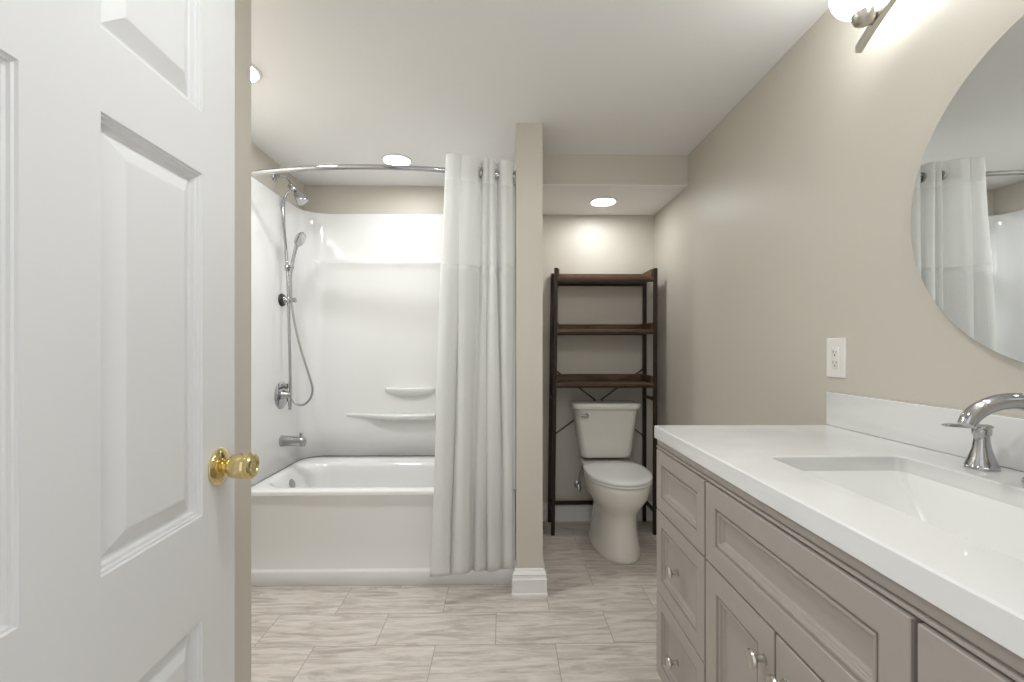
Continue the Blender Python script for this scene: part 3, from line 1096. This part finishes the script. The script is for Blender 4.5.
G = 0.0025
cols = [(1.078, 1.4155), (0.527, 1.069), (0.1745, 0.518)]
Zs = [0.187, 0.443, 0.698, 0.881]
for (a, b) in (cols[0], cols[2]):
    front('top_drawer_front', a, b, Zs[2] + G, Zs[3], 0.040)
    front('drawer_front', a, b, Zs[1] + G, Zs[2] - G, 0.042, ((a + b) / 2, 0.578))
    front('drawer_front', a, b, Zs[0] + G, Zs[1] - G, 0.042, ((a + b) / 2, 0.330))
a, b = cols[1]
front('false_drawer_front', a, b, Zs[2] + G, Zs[3], 0.046)
mid = 0.794
front('cabinet_door', mid + G, b, Zs[0] + G, Zs[2] - G, 0.052, (mid + 0.034, 0.628))
front('cabinet_door', a, mid - G, Zs[0] + G, Zs[2] - G, 0.052, (mid - 0.034, 0.628))
settle(van)

# worktop with the sink cut-out
CX0, CX1, CY0, CY1 = 0.474, XW - 0.002, 0.160, 1.427
KX0, KX1, KY0, KY1 = 0.597, 0.900, 0.508, 1.016
top = empty('vanity_countertop', (0.76, 0.795, HC - 0.038), 'white quartz worktop with backsplash on the taupe vanity', 'countertop')
bm = bmesh.new()
kcx, kcy, khx, khy = (KX0 + KX1) / 2, (KY0 + KY1) / 2, (KX1 - KX0) / 2, (KY1 - KY0) / 2
ccx, ccy, chx, chy = (CX0 + CX1) / 2, (CY0 + CY1) / 2, (CX1 - CX0) / 2, (CY1 - CY0) / 2
zb_ = HC - 0.038
rows = [rrect(kcx, kcy, khx, khy, 0.022, 6, zb_), rrect(kcx, kcy, khx, khy, 0.022, 6, HC - 0.003), rrect(kcx, kcy, khx + 0.003, khy + 0.003, 0.024, 6, HC),
        rrect(ccx, ccy, chx - 0.003, chy - 0.003, 0.002, 6, HC), rrect(ccx, ccy, chx, chy, 0.003, 6, HC - 0.003), rrect(ccx, ccy, chx, chy, 0.003, 6, zb_)]
rows.append(rows[0])
rings(bm, rows, False, False)
bmesh.ops.remove_doubles(bm, verts=bm.verts[:], dist=1e-6)
link('slab', bm, M['quartz'], top, smooth=True, angle=30)
bm = boxes((1.0225, XW - 0.002, CY0, CY1 - 0.001, HC + 0.0005, 1.0585))
link('backsplash', bm, M['quartz'], top, bevel=0.002)
settle(top)

sk = empty('sink', (kcx, kcy, HC - 0.19), 'white rectangular undermount sink set into the worktop', 'sink')
bm = bmesh.new()
sx = kcx
zr = zb_ - 0.001
rows = [rrect(kcx, kcy, khx + 0.022, khy + 0.022, 0.03, 8, zr), rrect(kcx, kcy, khx + 0.003, khy + 0.003, 0.025, 8, zr), rrect(kcx, kcy, khx - 0.001, khy - 0.006, 0.024, 8, zr - 0.015), rrect(kcx + 0.002, kcy, khx - 0.014, khy - 0.090, 0.022, 8, zr - 0.115),
        rrect(kcx + 0.003, kcy, khx - 0.022, khy - 0.110, 0.024, 8, zr - 0.130), rrect(kcx + 0.005, kcy, khx - 0.045, khy - 0.135, 0.03, 8, zr - 0.135), rrect(kcx + 0.02, kcy, 0.025, 0.025, 0.0245, 8, zr - 0.139)]
rings(bm, rows, cap0=False)
so = link('bowl', bm, M['basin'], sk, smooth=True, angle=50)
md = so.modifiers.new('thick', 'SOLIDIFY'); md.thickness = 0.006; md.offset = 1
bm = bmesh.new()
lathe(bm, (kcx + 0.02, kcy, zr - 0.1385), (0, 0, 1), [(0, 0.023), (0.002, 0.023), (0.003, 0.018), (0.0035, 0.005)], 28)
link('drain', bm, M['chrome'], sk, smooth=True)
settle(sk)

# ================================================================== faucet
FXB = 0.968
fa = empty('faucet', (FXB, 0.79, HC), 'chrome widespread faucet with arched spout behind the sink', 'faucet')
bm = bmesh.new()
lathe(bm, (FXB, 0.79, HC + 0.0005), (0, 0, 1), [(0, 0.033), (0.006, 0.033), (0.008, 0.030), (0.012, 0.029), (0.03, 0.023), (0.055, 0.018)], 36)
arc = catmull([(FXB, 0.79, HC + 0.045), (FXB, 0.79, HC + 0.09), (FXB - 0.012, 0.79, HC + 0.126), (FXB - 0.045, 0.79, HC + 0.148), (FXB - 0.085, 0.79, HC + 0.149), (FXB - 0.118, 0.79, HC + 0.139), (FXB - 0.140, 0.79, HC + 0.124), (FXB - 0.149, 0.79, HC + 0.108)], 8)
n = len(arc)
tube(bm, arc, [0.0165 - 0.0035 * i / n for i in range(n)], 24)
link('spout', bm, M['chrome'], fa, smooth=True, angle=50)
for yh, sg in ((0.905, 1), (0.675, -1)):
    bm = bmesh.new()
    x = FXB + 0.001
    lathe(bm, (x, yh, HC + 0.0005), (0, 0, 1), [(0, 0.027), (0.005, 0.027), (0.007, 0.025), (0.011, 0.0245), (0.022, 0.0205), (0.042, 0.0145), (0.058, 0.0125), (0.066, 0.0125), (0.069, 0.015), (0.080, 0.0155), (0.086, 0.012), (0.088, 0.004)], 32)
    hb = link('handle', bm, M['chrome'], fa, smooth=True)
    bm = bmesh.new()
    p0 = Vector((x + 0.004, yh, HC + 0.085)); d = Vector((-1, 0.10 * sg, 0.03)).normalized()
    rows = []
    for t, wd, th in ((-0.012, 0.008, 0.004), (-0.006, 0.011, 0.005), (0.03, 0.0095, 0.0045), (0.055, 0.008, 0.004), (0.070, 0.0085, 0.0035), (0.075, 0.006, 0.002)):
        c = p0 + d * t
        s = Vector((0, 1, 0))
        upv = Vector((0, 0, 1))
        rows.append([c + s * wd * math.cos(a) + upv * th * math.sin(a) for a in [2 * math.pi * k / 20 for k in range(20)]])
    rings(bm, rows)
    link('lever', bm, M['chrome'], hb, smooth=True)
settle(fa)

# ================================================================== outlet
ou = empty('wall_outlet', (XW, 1.4045, 1.167), 'white duplex electrical outlet on the wall above the backsplash', 'outlet')
bm = bmesh.new()
oy, oz = 1.4045, 1.1665


def rrx(hy, hz, r, x):
    return [(x, oy + p.x, oz + p.y) for p in rrect(0, 0, hy, hz, r, 5)]


rings(bm, [rrx(0.0400, 0.0620, 0.004, XW - 0.0005), rrx(0.0400, 0.0620, 0.004, XW - 0.004), rrx(0.0375, 0.0595, 0.004, XW - 0.0065)])
link('cover_plate', bm, M['plate'], ou, smooth=True, angle=30)
bm = bmesh.new()
rings(bm, [rrx(0.0165, 0.0335, 0.002, XW - 0.006), rrx(0.0165, 0.0335, 0.002, XW - 0.0078), rrx(0.0155, 0.0325, 0.002, XW - 0.0083)])
rc = link('receptacle', bm, M['plate'], ou, smooth=True, angle=30)
bm = bmesh.new()
for dz in (0.019, -0.014):
    for dy, hh in ((0.0065, 0.0045), (-0.0065, 0.0035)):
        box(bm, XW - 0.0086, XW - 0.008, oy + dy - 0.001, oy + dy + 0.001, oz + dz - hh, oz + dz + hh)
    lathe(bm, (XW - 0.008, oy, oz + dz - 0.010), (-1, 0, 0), [(0, 0.0026), (0.0007, 0.0026)], 12)
sl_ = link('slots', bm, M['dark'], rc)
settle(ou)

# ================================================================== mirror
mi = empty('round_mirror', (XW, 0.764, 1.511), 'large round frameless mirror on the wall over the vanity', 'mirror')
bm = bmesh.new()
lathe(bm, (XW - 0.0005, 0.764, 1.511), (-1, 0, 0), [(0, 0.354), (0.016, 0.354), (0.016, 0.3602), (0.0205, 0.3602), (0.0205, 0.3595)], 128)
link('backing', bm, M['mirrorback'], mi, smooth=True, angle=30)
bm = bmesh.new()
lathe(bm, (XW - 0.0210, 0.764, 1.511), (-1, 0, 0), [(0, 0.3595), (0.0008, 0.3595)], 128)
link('glass', bm, M['mirror'], mi)
settle(mi)

# ================================================================== vanity light
vl = empty('vanity_light', (XW, 0.795, 2.05), 'brushed nickel bar light with frosted globes above the round mirror', 'wall light')
bm = bmesh.new()
rows = []
BH = 0.43
for i in range(33):
    u = -1 + 2 * i / 32
    y = 0.795 + u * BH
    z = 2.120 - 0.108 * abs(u) ** 2.6
    x = 0.968
    rows.append([(x + a, y, z + b) for a, b in ((-0.009, -0.010), (0.009, -0.010), (0.009, 0.010), (-0.009, 0.010))])
rings(bm, rows)
link('bar', bm, M['nickel'], vl, bevel=0.0015)
bm = bmesh.new()
rows = []
for x, s in ((XW - 0.0005, 1.0), (XW - 0.014, 1.0), (XW - 0.020, 0.9)):
    rows.append([(x, 0.795 + p.x, 2.112 + p.y) for p in rrect(0, 0, 0.10 * s, 0.058 * s, 0.055 * s, 8)])
rings(bm, rows)
tube(bm, [(XW - 0.018, 0.795, 2.117), (0.970, 0.795, 2.117)], 0.012)
link('wall_plate', bm, M['nickel'], vl, smooth=True)
for yl in (1.165, 0.795, 0.425):
    u = (yl - 0.795) / BH
    zb2 = 2.120 - 0.108 * abs(u) ** 2.6
    gx, gz = 0.936, zb2 + 0.012
    bm = bmesh.new()
    tube(bm, [(0.966, yl, zb2 - 0.002), (gx + 0.008, yl, gz - 0.004)], 0.007)
    tilt = Vector((-0.15, 0, 1)).normalized()
    cup = Vector((gx, yl, gz))
    lathe(bm, cup - tilt * 0.022, tilt, [(0, 0.006), (0.002, 0.016), (0.008, 0.023), (0.020, 0.027), (0.034, 0.028), (0.036, 0.024)], 32)
    sk_ = link('socket_cup', bm, M['nickel'], vl, smooth=True)
    bm = bmesh.new()
    RG = 0.067
    lathe(bm, cup + tilt * (0.008 + RG * 0.93), tilt, [(-RG * math.cos(t), RG * math.sin(t)) for t in [0.30 + (math.pi - 0.62) * k / 24 for k in range(25)]], 40)
    gl = link('globe_shade', bm, M['globe'], vl, smooth=True)
    gl['label'] = 'lit frosted glass globe'
settle(vl)
